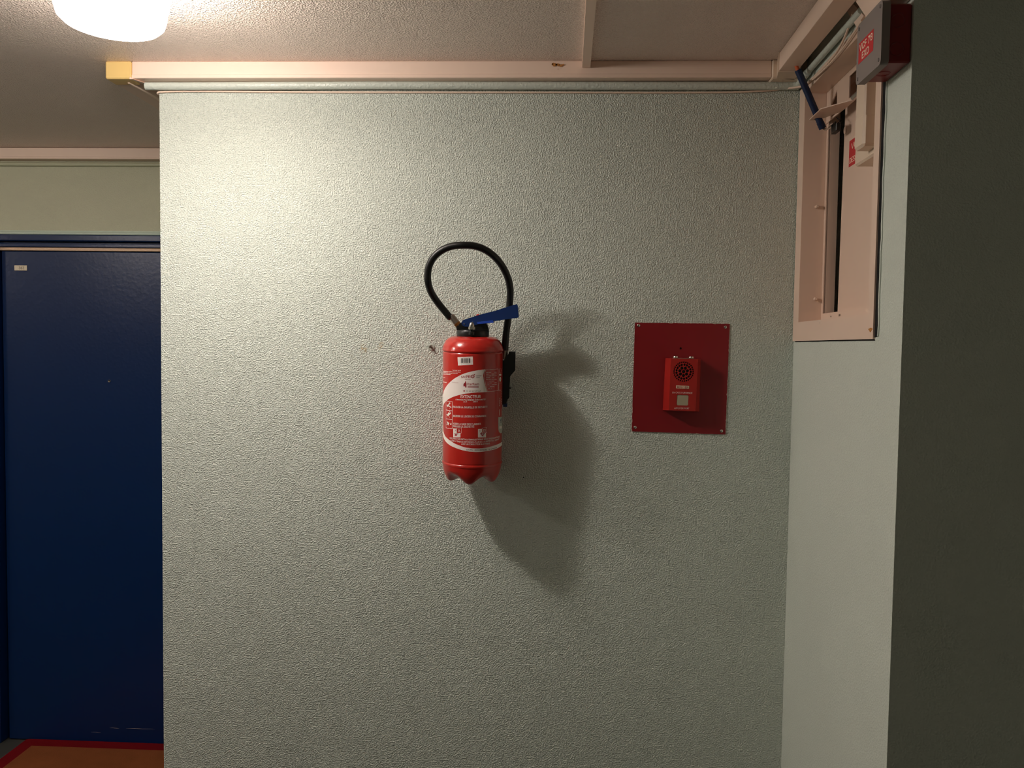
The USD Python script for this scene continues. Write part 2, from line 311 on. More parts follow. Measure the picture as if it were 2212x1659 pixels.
# painted pipes and the thin cable
def pipe(name, label, path, r, m, cat, extra=()):
    t = thing(name, label, cat, path[len(path) // 2]); part(t, 'pipe_run' if cat == 'pipe' else 'sheath', tube(path, r, 18), m, smooth=60)
    for nm, ms, mm in extra: part(t, nm, ms, mm, smooth=60)
pz = 2.3540
pipe('painted_pipe', 'mint painted pipe under the long trunking on the extinguisher wall', np.array([(-1.112, -0.012, pz), (-1.0, -0.012, pz), (-0.5, -0.012, pz + 0.002), (0.2, -0.012, pz), (0.60, -0.012, pz), (0.650, -0.012, pz)]), 0.0105, 'pipe', 'pipe')
pp = [RW((0.012, u, zz)) for u, zz in ((0.105, 2.3615), (0.3, 2.3615), (0.47, 2.3618))]
t_ = RW(np.array([[0.012, 0.012, pz], [0.012, 0.040, 2.357]]))
pipe('painted_pipe', 'mint painted pipe along the damper wall behind the trunking', np.array(pp), 0.0078, 'pipe', 'pipe',
     [('coupling', tube([RW((0.012, 0.048, 2.3595)), RW((0.012, 0.10, 2.3610))], 0.0095, 18), 'pipe'), ('elbow', tube(smoothpath([(0.632, -0.013, pz), (0.644, -0.016, pz), t_[0] + (0, -0.005, 0), t_[1], RW((0.012, 0.05, 2.3595))], 20), 0.0092, 14), 'pipe')])
pipe('painted_pipe', 'dim green pipe under the tan trunking above the door', np.array([(X0, YA - 0.008, 2.352), (-2, YA - 0.008, 2.352), (-1.083, YA - 0.008, 2.352)]), 0.0078, 'alcove_pipe', 'pipe')
cz = 2.3405
cp = [(-1.0815, 0.02, cz - 0.004), (-1.084, -0.002, cz - 0.002), (-1.06, -0.0045, cz + 0.001), (-0.95, -0.0035, cz + 0.0025), (-0.62, -0.0035, cz), (-0.1, -0.0035, cz - 0.001), (0.38, -0.0035, cz - 0.0015), (0.55, -0.0045, cz + 0.002), (0.61, -0.008, cz + 0.007)]
cp += [tuple(RW(onR(*q, o))) for *q, o in ((1733, 186, 0.012), (1752, 172, 0.0115), (1775, 150, 0.0115), (1800, 122, 0.0115), (1815, 100, 0.0115), (1829, 70, 0.012), (1838, 42, 0.014), (1842, 28, 0.02))]
pipe('cable', 'thin pale pink cable running below the mint pipe and round the corner', smoothpath(cp, 150), 0.0026, 'cable', 'cable')
pipe('cable', 'second thin cable lying along the top of the damper frame', smoothpath([RW(onR(*q, o)) for *q, o in ((1756, 172, 0.0105), (1778, 152, 0.0105), (1805, 124, 0.0105), (1830, 92, 0.0105), (1849, 64, 0.0105), (1862, 44, 0.0105))], 60), 0.0022, 'cable', 'cable')

# ------------------------------------------------------------ fire damper in the right-hand wall
fu0, fu1, fz0, fz1 = 0.006, 0.574, 1.680, 2.343           # flange
iu0, iu1, iz0, iz1 = 0.054, 0.545, 1.729, 2.322           # opening
def ring(o0, o1, a, b):
    """A rectangular ring in the wall's frame: outer rectangle a, inner rectangle b, from offset o0 to o1."""
    m = extrude(sbox(*a).difference(sbox(*b)), o1 - o0); v = np.asarray(m.vertices)
    m.vertices = RW(np.stack([v[:, 2] + o0, v[:, 0], v[:, 1]], 1)); return m
def sheet(o0, o1, poly):
    m = extrude(poly, o1 - o0); v = np.asarray(m.vertices); m.vertices = RW(np.stack([v[:, 2] + o0, v[:, 0], v[:, 1]], 1)); return m
t = thing('fire_damper', 'pinkish beige metal smoke damper recessed high in the right-hand wall', 'damper', RW((0, 0.29, fz0)))
part(t, 'flange', ring(-0.003, 0.0045, (fu0, fz0, fu1, fz1), (iu0, iz0, iu1, iz1)), 'damper', smooth=False)
part(t, 'liner', ring(-0.055, 0.0042, (iu0 - 0.004, iz0 - 0.004, iu1 + 0.004, iz1 + 0.004), (iu0 + 0.0006, iz0 + 0.0006, iu1 - 0.0006, iz1 - 0.0006)), 'damper', smooth=False)
part(t, 'inner_frame', [ring(-0.058, -0.053, (iu0 - 0.004, iz0 - 0.004, iu1 + 0.004, iz1 + 0.004), (0.0675, 1.752, iu1 - 0.01, iz1 - 0.012)), ring(-0.082, -0.055, (0.0645, 1.749, iu1 - 0.007, iz1 - 0.009), (0.0675, 1.752, iu1 - 0.01, iz1 - 0.012))], 'damper', smooth=False)
part(t, 'leaf', sheet(-0.084, -0.078, Polygon([(0.1065, 1.752), (0.1165, 2.26), (0.118, 2.31), (0.535, 2.31), (0.535, 1.752)])), 'damper', smooth=False)
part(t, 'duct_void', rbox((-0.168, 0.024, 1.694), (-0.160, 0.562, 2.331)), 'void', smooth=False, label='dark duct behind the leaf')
part(t, 'gap_seal', sheet(-0.100, -0.094, sbox(0.066, 1.74, 0.14, 2.315)), 'void', smooth=False, label='black gap beside the leaf')
mech = Polygon([(0.0565, 2.322), (0.40, 2.322), (0.40, 2.242), (0.0565, 2.242)])
mech = mech.difference(Polygon([(0.096, 2.247), (0.0955, 2.281), (0.1365, 2.304), (0.139, 2.247)])).difference(sbox(0.224, 2.2555, 0.345, 2.308))
part(t, 'mechanism_plate', sheet(-0.0525, -0.050, mech), 'damper', smooth=False)
part(t, 'mechanism_void', rbox((-0.078, 0.21, 2.25), (-0.072, 0.36, 2.315)), 'void', smooth=False, label='dark slot in the mechanism plate')
CA = onR(1723.5, 151, 0.0450); CB = onR(1777, 277, -0.027)      # ends of the blue conduit
hb = CA + (CB - CA) * (CA[2] - 2.241) / (CA[2] - CB[2])
br = Polygon([(0.0985, 0.0048), (0.193, 0.0055), (0.262, -0.044), (0.30, -0.049), (0.30, -0.0515), (0.205, -0.0515), (0.173, -0.0505), (0.0975, -0.0175)]).difference(Point(hb[1], hb[0]).buffer(0.0110))
bm = extrude(br, 0.0022); v = np.asarray(bm.vertices); bm.vertices = RW(np.stack([v[:, 1], v[:, 0], v[:, 2] + 2.240], 1)); bm.fix_normals()
part(t, 'bracket', bm, 'damper', smooth=False, label='beige flap bracket holding the blue conduit')
part(t, 'clip', tube([RW((-0.046, 0.265, 2.2455)), RW((-0.046, 0.325, 2.2465))], 0.006, 12), 'steel', label='bright metal clip')
dk = lathe([(0, 0.0012), (0.0095, 0.001), (0.0105, 0), (0.0105, -0.002), (0, -0.002)], (0, 0, 0), (1, 0, 0), 28); dk.vertices = RW(np.asarray(dk.vertices) + onR(1826, 281, -0.0775)); dk.fix_normals()
part(t, 'hinge_disc', dk, 'damper', smooth=40)
for zz, o in ((2.0294, -0.032), (1.7903, -0.0357)):
    bb = lathe([(0, 0.013), (0.0036, 0.0125), (0.0042, 0.011), (0.0042, 0), (0, 0)], (0, 0, 0), (0, 1, 0), 20); bb.vertices = RW(np.asarray(bb.vertices) + (o, iu0, zz)); bb.fix_normals()
    part(t, 'bolt', bb, 'damper', label='short round bolt on the far jamb')
for (o, u, zz, r, sd) in ((-0.0526, 0.20, 1.7425, 0.006, 3), (-0.0526, 0.135, 1.742, 0.003, 4), (0.0047, 0.559, 1.699, 0.008, 5), (0.0047, 0.235, 1.722, 0.0016, 6)):
    bl = extrude(blob(r, 12, sd, 1.5, 0.6), 0.0004); v = np.asarray(bl.vertices); bl.vertices = RW(np.stack([v[:, 2] + o - 0.0002, v[:, 0] + u, v[:, 1] + zz], 1))
    part(t, 'paint_chip', bl, 'ochre' if sd == 5 else 'satin', smooth=False, label='chipped paint')
crk = [(0.5885 + 0.0012 * math.sin(k * 2.1) + 0.003 * RNG.random(), 1.685 + 0.655 * k / 24) for k in range(25)]
part(t, 'wall_gap', sheet(-0.004, 0.0012, Polygon([(0.572, 1.683), (0.572, 2.342)] + crk[::-1])), 'void', smooth=False, label='ragged black gap between flange and plaster')
part(t, 'plaster_edge', tube([RW((0.0008, u + 0.0016, zz)) for u, zz in crk], 0.0022, 8), 'wall_plain', smooth=60, label='ridge of mint plaster beside the gap')
part(t, 'wall_gap', sheet(-0.004, 0.0006, Polygon([(0.01, 1.681), (0.57, 1.681), (0.575, 1.6765), (0.3, 1.6775), (0.02, 1.6772)])), 'void', smooth=False)
lb = thing('warning_label', 'red label on the damper leaf, half hidden by the cream cover', 'label', RW((-0.077, 0.2, 2.14)))
s = part(lb, 'sticker', sheet(-0.0782, -0.0773, sbox(0.1565, 2.1085, 0.262, 2.172)), 'sticker', smooth=False)
def rw_text(text, u0, z0, w, h, o, bold=False): return frame(lettering(text, w, h, 0.0004, bold), RW((o, u0, z0)), [*(-TH), 0], (0, 0, 1))
part(lb, 'lettering', rw_text('VCF', 0.172, 2.149, 0.05, 0.014, -0.0773), 'sticker_ink', smooth=False); part(lb, 'lettering', rw_text('DESENF', 0.162, 2.116, 0.075, 0.013, -0.0773), 'sticker_ink', smooth=False)

# cream cover dropping from the junction box
t = thing('cable_cover', 'vertical cream plastic cable cover hanging below the grey and red box', 'cover', RW((-0.04, 0.46, 2.05)))
part(t, 'front_cover', rbox((-0.052, 0.420, 2.088), (0.0, 0.4725, 2.318), 0.0035), 'cream2')
part(t, 'end_cap', rbox((-0.053, 0.4192, 2.084), (0.0008, 0.4733, 2.152), 0.005), 'cream2', label='rounded lower end piece of the cover')
part(t, 'back_box', rbox((-0.077, 0.336, 2.070), (-0.030, 0.50, 2.318), 0.004), 'cream2')

# grey and red junction box on the wall's edge
t = thing('junction_box', 'grey-lidded red electrical box at the top of the damper wall edge', 'junction box', RW((0.0, 0.64, 2.22)))
part(t, 'box_body', mf(rbox((0.0003, 0.588, 2.176), (0.045, 0.6985, 2.281), 0.003)) - mf(rbox((-0.01, 0.5, 2.1), (0.0085, 0.580, 2.4))), 'boxred', label='dark red box body')
part(t, 'back_plate', rbox((0.0003, 0.588, 2.190), (0.0095, 0.690, 2.268)), 'boxred', smooth=False)
part(t, 'box_lid', sheet(0.042, 0.0565, rrect(0.583, 2.171, 0.708, 2.286, 0.010)), 'lid', smooth=40, label='grey box lid')
for u, zz in ((0.593, 2.181), (0.698, 2.181), (0.698, 2.276), (0.593, 2.276)):
    sm = lathe([(0, 0.0008), (0.0035, 0.0006), (0.0042, -0.001)], (0, 0, 0), (1, 0, 0), 18); sm.vertices = RW(np.asarray(sm.vertices) + (0.0565, u, zz)); sm.fix_normals()
    q = part(t, 'lid_screw', sm, 'lid'); part(t, 'slot', rbox((0.0567, u - 0.0008, zz - 0.0032), (0.0576, u + 0.0008, zz + 0.0032)), 'void', smooth=False, sub=q)
kn = lathe([(0.011, 0), (0.0125, 0.0012), (0.014, 0)], (0, 0, 0), (0, 0, -1), 28); kn.vertices = RW(np.asarray(kn.vertices) + (0.027, 0.64, 2.176)); kn.fix_normals()
part(t, 'knockout', kn, 'boxred', label='round knockout under the box')
for zz in (2.20, 2.25):
    kn = lathe([(0.0105, 0), (0.012, 0.001), (0.0135, 0)], (0, 0, 0), (0, 1, 0), 24); kn.vertices = RW(np.asarray(kn.vertices) + (0.026, 0.6985, zz)); kn.fix_normals()
    part(t, 'knockout', kn, 'boxred')
s = part(t, 'sticker', sheet(0.0563, 0.0568, sbox(0.594, 2.2085, 0.669, 2.248)), 'sticker', smooth=False, label='red sticker reading VCF 78 EXD')
part(t, 'lettering', rw_text('VCF 78', 0.599, 2.2305, 0.066, 0.0125, 0.0568, True), 'sticker_ink', smooth=False, sub=s); part(t, 'lettering', rw_text('EXD', 0.613, 2.2125, 0.036, 0.0125, 0.0568, True), 'sticker_ink', smooth=False, sub=s)
t = thing('box_trunking', 'short cream trunking from the ceiling down to the grey and red box', 'trunking', RW((0.03, 0.6, 2.35)))
A = [onR(1843, 0, 0.040), onR(1866, 35, 0.040)]
du = A[0][1] - A[1][1]; dzz = A[0][2] - A[1][2]
prof = Polygon([(A[1][1], A[1][2]), (A[1][1] - 0.004, A[1][2] - 0.02), (0.69, A[1][2] - 0.02), (0.72, A[1][2] + 0.03), (0.72, CEIL), (A[0][1] + du * 1.0, CEIL), (A[0][1], A[0][2])]).buffer(0)
part(t, 'duct_front', sheet(0.0015, 0.0368, prof), 'cream', smooth=40)
B = [onR(1829, 24, 0.012), onR(1843, 8, 0.012), onR(1866, 34, 0.012), onR(1850, 58, 0.012), onR(1841, 38, 0.012)]
part(t, 'duct_side', sheet(0.002, 0.012, Polygon([(b[1], b[2]) for b in B]).convex_hull), 'cream', smooth=40)

# blue corrugated conduit with its wires
a, b = CA, CB
t = thing('flexible_conduit', 'dark blue corrugated conduit dropping from the trunking to the damper bracket', 'conduit', RW(a))
n = 240; ss = np.linspace(0, 1, n); path = np.array([RW(a + (b - a) * s_) for s_ in ss])
part(t, 'corrugated_tube', tube(path, 0.0084 + 0.00013 * np.cos(ss * 2 * np.pi * 80), 18), 'tube', smooth=60)
ax = (RW(a) - RW(b)) / np.linalg.norm(RW(a) - RW(b))
part(t, 'cable_stub', tube([RW(a) - ax * 0.02, RW(a) + ax * 0.0125], 0.0046, 14), 'copper', label='orange cable end inside the conduit')
part(t, 'coil_end', [tube([RW(b) + ax * (0.003 * k - 0.001), RW(b) + ax * (0.003 * k + 0.0008)], 0.0093, 18) for k in range(6)], 'tube', label='ribbed lower end of the conduit')
ce = onR(1806, 277, -0.045)
for k, (dy, dz_) in enumerate(((0, 0), (0.004, -0.004))):
    st = RW(b) - ax * 0.001 + np.array([0.002 * k, 0, 0]); en = RW(ce + (0, -0.006 + 0.006 * k, 0.008))
    part(t, 'wire', tube(smoothpath([st, st + (0.006, -0.008, -0.006 - dz_), (st + en) / 2 + (0.004, 0.002, 0.006 + dz_ * 2), en + (0, 0, 0.004), en], 40), 0.0015, 8), 'wire', smooth=60)
part(t, 'wire', tube(smoothpath([RW((-0.049, 0.14, 2.235)), RW((-0.05, 0.165, 2.22)), RW(ce + (0, 0, 0.01))], 24), 0.001, 8), 'void', smooth=60)
part(t, 'connector', rbox(ce + (-0.006, -0.019, -0.0105), ce + (0.006, 0.019, 0.0085), 0.0012), 'black', label='small black terminal block')
part(t, 'connector_tab', [rbox(ce + (0.004, -0.016 + 0.012 * k, 0.007), ce + (0.007, -0.010 + 0.012 * k, 0.0125)) for k in range(3)], 'black', smooth=False)

# ------------------------------------------------------------ wall plug left of the extinguisher
pg = on(931.5, 750, 1, 0)
t = thing('wall_plug', 'small white wall plug with a protruding peg left of the extinguisher', 'wall plug', pg)
part(t, 'collar', lathe([(0.0045, 0.001), (0.0055, 0.003), (0.0095, 0.0022), (0.0102, -0.001)], pg, (0, -1, 0), 28), 'tag')
part(t, 'plug_hole', lathe([(0, 0.0004), (0.0048, 0.0004), (0.0048, -0.001)], pg, (0, -1, 0), 20), 'wire')
part(t, 'peg', tube([pg + (0, 0.0, 0), pg + (-0.001, -0.012, 0.0015), pg + (-0.003, -0.0185, 0.003)], (0.0026, 0.0026, 0.0020), 12), 'plug_peg', label='grey metal peg')
sp = on(1131, 1031, 1, 0)
t = thing('wall_mark', 'tiny dark nail hole in the shadow below the extinguisher', 'mark', sp)
part(t, 'nail', lathe([(0, 0.001), (0.0016, 0.0008), (0.0019, -0.001)], sp, (0, -1, 0), 12), 'void')

# ------------------------------------------------------------ dark red plate with the emergency call unit
Pc = [on(x, y, 1, 0) for x, y in ((1371.5, 697), (1576, 699.5), (1566.5, 938.5), (1364.5, 931.5))]
P2 = np.array([(p[0], p[2]) for p in Pc]); pc = P2.mean(0)
t = thing('mounting_plate', 'dark red metal plate screwed to the wall right of the extinguisher', 'plate', (pc[0], 0, pc[1]))
hole = on(1470.6, 752.5, 1, -0.002)
FX = ((1, 0, 0), (0, 0, 1))                              # things that face the viewer: x right, y up
pm = extrude(Polygon(P2).difference(Point(hole[0], hole[2]).buffer(0.0028)), 0.0025)
part(t, 'plate', frame(pm, (0, 0.0, 0), *FX), 'plate', smooth=False)
part(t, 'hole', lathe([(0, 0.0002), (0.0032, 0.0002)], (hole[0], -0.0002, hole[2]), (0, -1, 0), 16), 'void', smooth=False, label='small black drilled hole')
for x, y in ((1379.5, 703), (1567, 706.5), (1372, 923), (1558.5, 931)):
    c = on(x, y, 1, -0.0025); q = part(t, 'screw', lathe([(0, 0.0022), (0.0012, 0.0022), (0.0024, 0.0016), (0.0040, 0.0006), (0.0043, 0), (0.0043, -0.0005)], c, (0, -1, 0), 24), 'steel', label='bright dome-headed corner screw')
    part(t, 'socket', lathe([(0, 0.0003), (0.0012, 0.0003), (0.0012, 0)], c + (0, -0.0021, 0), (0, -1, 0), 6), 'void', smooth=False, sub=q)
chips = []
for k in range(34):
    i = [0, 0, 1, 1, 1, 3, 3, 2][k % 8]; f = RNG.random(); e = P2[i] * (1 - f) + P2[(i + 1) % 4] * f
    chips.append(frame(extrude(blob(0.0009 + 0.0018 * RNG.random(), 9, 50 + k, *((2.2, 0.5) if i in (0, 2) else (0.5, 2.2))), 0.0003), (e[0], -0.00245, e[1]), *FX))
part(t, 'paint_chip', chips, 'chip', smooth=False, label='bare worn spots along the plate edge', kind='stuff')

def L3(x, z): return on(x, z, 1, -0.0375)
bk = np.array([(0.3185, 1.6302), (0.4128, 1.6280), (0.4122, 1.4860), (0.3145, 1.4880)]); ft = np.array([(0.3281, 1.6298), (0.3997, 1.6283), (0.3968, 1.4890), (0.3255, 1.4905)])
yb, ys, yf = -0.0025, -0.006, -0.0375
cage = [(x, yb, zz) for x, zz in bk] + [(x, ys, zz) for x, zz in bk] + [(x, yf, zz) for x, zz in ft]
t = thing('emergency_intercom', 'red emergency call box with a round speaker grille on the dark red plate', 'intercom', (0.363, yb, 1.56))
body = mf(hull(cage)); gc = on(1476.8, 802.9, 1, yf); holes = []
mx, mz = np.array([1.0, 0, -0.021]), np.array([0.020, 0, 1.0])
def bore(x, zz, r, y0, y1): return m3.Manifold.cylinder(abs(y1 - y0), r, r, 16).rotate((90, 0, 0)).translate((x, max(y0, y1), zz))
rings = [(0, 1, 0.0045, 0), (0.0103, 7, 0.0042, 0.45), (0.0189, 17, 0.0031, 0.1), (0.0253, 29, 0.0021, 0.0)]
for R_, cnt, r_, ph in rings:
    for k in range(cnt):
        an = ph + 2 * math.pi * k / cnt; holes.append(bore(gc[0] + R_ * math.sin(an), gc[2] + R_ * math.cos(an), r_, yf - 0.001, yf + 0.0035))
wc = on(1474.5, 864.5, 1, yf)
win = mf(frame(extrude(rrect(-0.0155, -0.0141, 0.0155, 0.0141, 0.0035), 0.006), (wc[0], yf + 0.003, wc[2]), (1, 0, -0.02), (0, 0, 1)))
body = body - m3.Manifold.batch_boolean(holes, m3.OpType.Add) - win - bore(gc[0], gc[2], 0.029, yf + 0.0022, yf + 0.009)
part(t, 'case', body, 'intercom', smooth=25)
part(t, 'speaker_cone', lathe([(0, 0), (0.012, 0.0006), (0.028, 0)], (gc[0], yf + 0.0075, gc[2]), (0, -1, 0), 30), 'black', label='dark speaker behind the grille')
part(t, 'push_button', frame(extrude(rrect(-0.0153, -0.0139, 0.0153, 0.0139, 0.0034), 0.0022), (wc[0], yf + 0.0030, wc[2]), (1, 0, -0.02), (0, 0, 1)), 'button', label='grey square push button')
np_ = on(1474.3, 836.2, 1, yf); q = part(t, 'name_plate', frame(extrude(sbox(-0.0172, -0.0038, 0.0172, 0.0038), 0.0006), (np_[0], yf, np_[2]), (1, 0, -0.03), (0, 0, 1)), 'ivory', smooth=False, label='small pale name plate')
part(t, 'lettering', frame(lettering('BOUYER', 0.030, 0.0048, 0.0002, True), (np_[0] - 0.0148, yf - 0.0006, np_[2] - 0.0021), (1, 0, -0.03), (0, 0, 1)), 'ink', smooth=False, sub=q)
def row_text(text, x0, y0, x1, y1, h, y, bold=False):
    a_, b_ = on(x0, y0, 1, y), on(x1, y1, 1, y); return frame(lettering(text, np.linalg.norm(b_ - a_), h, 0.0002, bold), a_, b_ - a_, (0, 0, 1))
part(t, 'lettering', row_text("EN CAS D'URGENCE", 1452.3, 849.6, 1495.5, 850.6, 0.0042, yf), 'white', smooth=False); part(t, 'lettering', row_text('APPUYER FORT', 1456.5, 883.3, 1489, 883.9, 0.0042, yf), 'white', smooth=False)
part(t, 'top_strip', cbox((0.338, -0.024, 1.6285), (0.392, -0.006, 1.6312), 0.0008), 'satin', label='metal strip on top of the case')
for x in (0.3435, 0.3855):
    part(t, 'top_screw', lathe([(0, 0.0075), (0.004, 0.0072), (0.0062, 0.006), (0.0072, 0.004), (0.0072, 0), (0, 0)], (x, -0.016, 1.6300 - (x - 0.343) * 0.02), None, 20), 'steel', label='bright screw head on top')

# ------------------------------------------------------------ fire extinguisher
XC, YC, R = -0.1962, -0.0965, 0.0784
TILT, PIV = math.radians(3.6), np.array([XC, YC, 1.48])         # it hangs from its hook with the foot resting towards the wall
_rx = np.array([[1, 0, 0], [0, math.cos(TILT), math.sin(TILT)], [0, -math.sin(TILT), math.cos(TILT)]])   # world -> the cylinder's own upright frame
CAME = PIV + _rx @ (CAM - PIV)
def rayE(px, py): return _rx @ ray(px, py)
def onE(px, py, axis, value):
    v = rayE(px, py); return CAME + v * ((value - CAME[axis]) / v[axis])
def cyl(px, py):
    """(arc length, height) where the photo's pixel meets the cylinder."""
    v = rayE(px, py); o = CAME[:2] - np.array([XC, YC]); aa = v[:2] @ v[:2]; bb = 2 * (o @ v[:2]); cc = o @ o - R * R; D = bb * bb - 4 * aa * cc
    k = -bb / (2 * aa) if D < 0 else (-bb - math.sqrt(D)) / (2 * aa); p = CAME + v * k
    return R * math.atan2(p[0] - XC, -(p[1] - YC)), p[2]
def wrap(m, h=0.0, fine=0.006):
    """Lays the upper face of a flat print (x = arc length, y = height) on the cylinder."""
    zmax = np.asarray(m.vertices)[:, 2].max(); f = np.asarray(m.faces); f = f[(np.asarray(m.vertices)[f][:, :, 2] > zmax - 1e-7).all(1)]
    v, f = trimesh.remesh.subdivide_to_size(np.asarray(m.vertices), f, fine, max_iter=12); r_ = R + 0.00008 + 0.3 * h; an = v[:, 0] / R
    k = trimesh.Trimesh(np.stack([XC + r_ * np.sin(an), YC - r_ * np.cos(an), v[:, 1]], 1), f, process=False); k.merge_vertices(); return k
def Za(x, y): return cyl(940 + x / 13.825, 780 + y / 13.825)
def Zb(x, y): return cyl(940 + x / 13.825, 870 + y / 13.825)
def ztext(text, Zf, x0, y0, x1, y1, hpx, bold=False, h=0.0004):
    (s0, z0), (s1, z1) = Zf(x0, y0), Zf(x1, y1); m = lettering(text, s1 - s0, hpx / 13.825 * 0.00117, 0.0002, bold)
    m.vertices[:, 1] += z0 + (z1 - z0) * m.vertices[:, 0] / (s1 - s0); m.vertices[:, 0] += s0; k = wrap(m, h); k.metadata['text'] = True; return k
def printed(t, ms, m, label, sub=None):
    """Each line of writing is a part; the small strokes around it are one part."""
    for q in [q for q in ms if q.metadata.get('text')]: part(t, 'lettering', q, m, smooth=True, sub=sub)
    part(t, 'printed_mark', [q for q in ms if not q.metadata.get('text')], m, smooth=True, sub=sub, kind='stuff', label=label)
def zpoly(Zf, pts, h=0.0002, pad=None): return wrap(extrude(Polygon([Zf(*p) for p in pts]).buffer(0), 0.0002), h)
def zline(Zf, pts, w=0.0010, h=0.0003, closed=False):
    q = [Zf(*p) for p in pts]; return wrap(extrude(LineString(q + q[:1] if closed else q).buffer(w / 2, cap_style=2, join_style=2), 0.0002), h)

t = thing('fire_extinguisher', 'red water fire extinguisher with black hose hanging on the pale wall', 'fire extinguisher', PIV)
UsdGeom.Xformable(stage.GetPrimAtPath(t.path)).AddRotateXOp().Set(math.degrees(TILT))
from scipy.interpolate import PchipInterpolator as PC_
nt, rows = 180, []
ang = np.arange(nt) * 2 * np.pi / nt
up = [(R, 1.345), (R + 0.0001, 1.3462), (R + 0.0012, 1.3475), (R + 0.0012, 1.3520), (R, 1.3535), (R - 0.0010, 1.3545), (R - 0.0008, 1.3558), (R, 1.358), (R, 1.50), (R, 1.6385), (R - 0.0005, 1.6400), (R - 0.0016, 1.6408), (R - 0.0016, 1.6424), (R + 0.0003, 1.6432), (R + 0.0013, 1.6448), (R + 0.0013, 1.6478), (R + 0.0005, 1.6498), (R - 0.0003, 1.653), (R - 0.0012, 1.657), (R - 0.0035, 1.662), (R - 0.0075, 1.6695), (R - 0.0135, 1.6755), (R - 0.0215, 1.6795), (0.046, 1.6818), (0.030, 1.6822)]
foot = PC_([0, .35, .55, .72, .80, .90, .97, 1.0], [1.322, 1.314, 1.305, 1.300, 1.302, 1.313, 1.329, 1.345]); vall = PC_([0, .35, .6, .8, .9, .97, 1.0], [1.322, 1.321, 1.319, 1.321, 1.326, 1.334, 1.345])
w = (0.5 + 0.5 * np.cos(5 * (ang + math.pi / 2 + 0.03))) ** 1.15
for qv in np.concatenate([np.linspace(0.02, 0.9, 26), np.linspace(0.915, 1.0, 12)]):
    zz = vall(qv) * (1 - w) + foot(qv) * w; rows.append(np.stack([XC + R * qv * np.cos(ang), YC + R * qv * np.sin(ang), zz], 1))
for r_, zz in up[1:]: rows.append(np.stack([XC + r_ * np.cos(ang), YC + r_ * np.sin(ang), np.full(nt, zz)], 1))
V = np.vstack(rows + [[(XC, YC, 1.322)], [(XC, YC, 1.6822)]]); fcs = []
for i in range(len(rows) - 1):
    for j in range(nt):
        A_, B_ = i * nt + j, i * nt + (j + 1) % nt; fcs += [[A_, B_, B_ + nt], [A_, B_ + nt, A_ + nt]]
o_ = (len(rows) - 1) * nt
for j in range(nt): fcs += [[len(V) - 2, (j + 1) % nt, j], [len(V) - 1, o_ + j, o_ + (j + 1) % nt]]
bodyp = part(t, 'cylinder_body', trimesh.Trimesh(V, fcs, process=False), 'red', smooth=True)
part(t, 'wall_hook', [cbox((XC - 0.02, -0.006, 1.58), (XC + 0.02, 0, 1.66), 0.001), cbox((XC - 0.006, YC + R - 0.004, 1.615), (XC + 0.006, -0.003, 1.63), 0.001)], 'black', label='black wall hook behind the cylinder')

# printed label
sl, sr = cyl(957.5, 900)[0] - 0.02, None
swoosh_up = [Za(*p) for p in ((242, 985), (262, 900), (310, 800), (380, 700), (480, 600), (600, 510), (760, 420), (900, 365), (1100, 310), (1300, 275), (1495, 250), (1465, 310), (1440, 370), (1430, 430), (1440, 520), (1460, 620), (1490, 740), (1520, 850), (1540, 920), (1300, 930), (1100, 945), (900, 970), (700, 1010), (520, 1070), (400, 1130), (320, 1195), (270, 1260), (246, 1340))]
band = [Zb(*p) for p in ((246, 60), (238, 300), (236, 560), (240, 800), (258, 900), (300, 1000), (380, 1080), (480, 1160), (600, 1230), (750, 1290), (900, 1340), (1100, 1365), (1300, 1370), (1500, 1350), (1700, 1300), (1850, 1250), (1950, 1200), (1985, 1170), (1992, 1250), (1950, 1300), (1800, 1380), (1600, 1430), (1400, 1460), (1200, 1465), (1000, 1450), (800, 1410), (600, 1340), (450, 1270), (350, 1190), (280, 1100), (246, 1010))]
zt, zb_ = swoosh_up[0][1], band[-1][1]
poly = unary_union([Polygon(swoosh_up + [(sl - 0.004, swoosh_up[-1][1]), (sl - 0.008, (zt + swoosh_up[-1][1]) / 2), (sl - 0.002, zt - 0.01)]).buffer(0), Polygon(band + [(sl - 0.006, band[-1][1] + 0.02), (sl - 0.014, (band[0][1] + zb_) / 2), (sl - 0.008, band[0][1])]).buffer(0)]).buffer(0.0004)
lab = part(t, 'printed_label', wrap(extrude(poly, 0.0002), 0.0002, 0.005), 'white', smooth=True, label='white curved panel of the printed label')
ink = [ztext('SAV', Za, 775, 503, 912, 503, 62, True), ztext('PR', Za, 920, 503, 1060, 503, 76, True), ztext('GROUPE', Za, 890, 556, 1062, 556, 28, True), ztext('Parflam', Za, 965, 718, 1308, 718, 64, True),
       ztext('Distribué par :', Za, 512, 645, 712, 655, 20, False)]
cs, czz = Za(1120, 460); ink += [wrap(extrude(Point(cs, czz).buffer(0.0046).difference(Point(cs, czz).buffer(0.0030)), 0.0002), 0.0004)]
for k in range(5): ink.append(wrap(extrude(Point(cs + 0.0018 * math.cos(k * 1.257), czz + 0.0018 * math.sin(k * 1.257)).buffer(0.0008), 0.0002), 0.0004))
ink.append(zpoly(Za, [(1140, 395), (1192, 385), (1172, 425)], 0.0004))
ink.append(zpoly(Za, [(905, 585), (922, 630), (935, 690), (930, 790), (905, 795), (885, 740), (860, 775), (842, 720), (850, 680), (890, 640)], 0.0004))
for y, a_, b_ in ((748, 975, 1298), (782, 968, 1300)): ink.append(zline(Za, [(a_ + (b_ - a_) * k / 6, y) for k in range(7)], 0.0013, 0.0004))
ink.append(zline(Za, [(950, 650), (950, 795)], 0.0004, 0.0004))
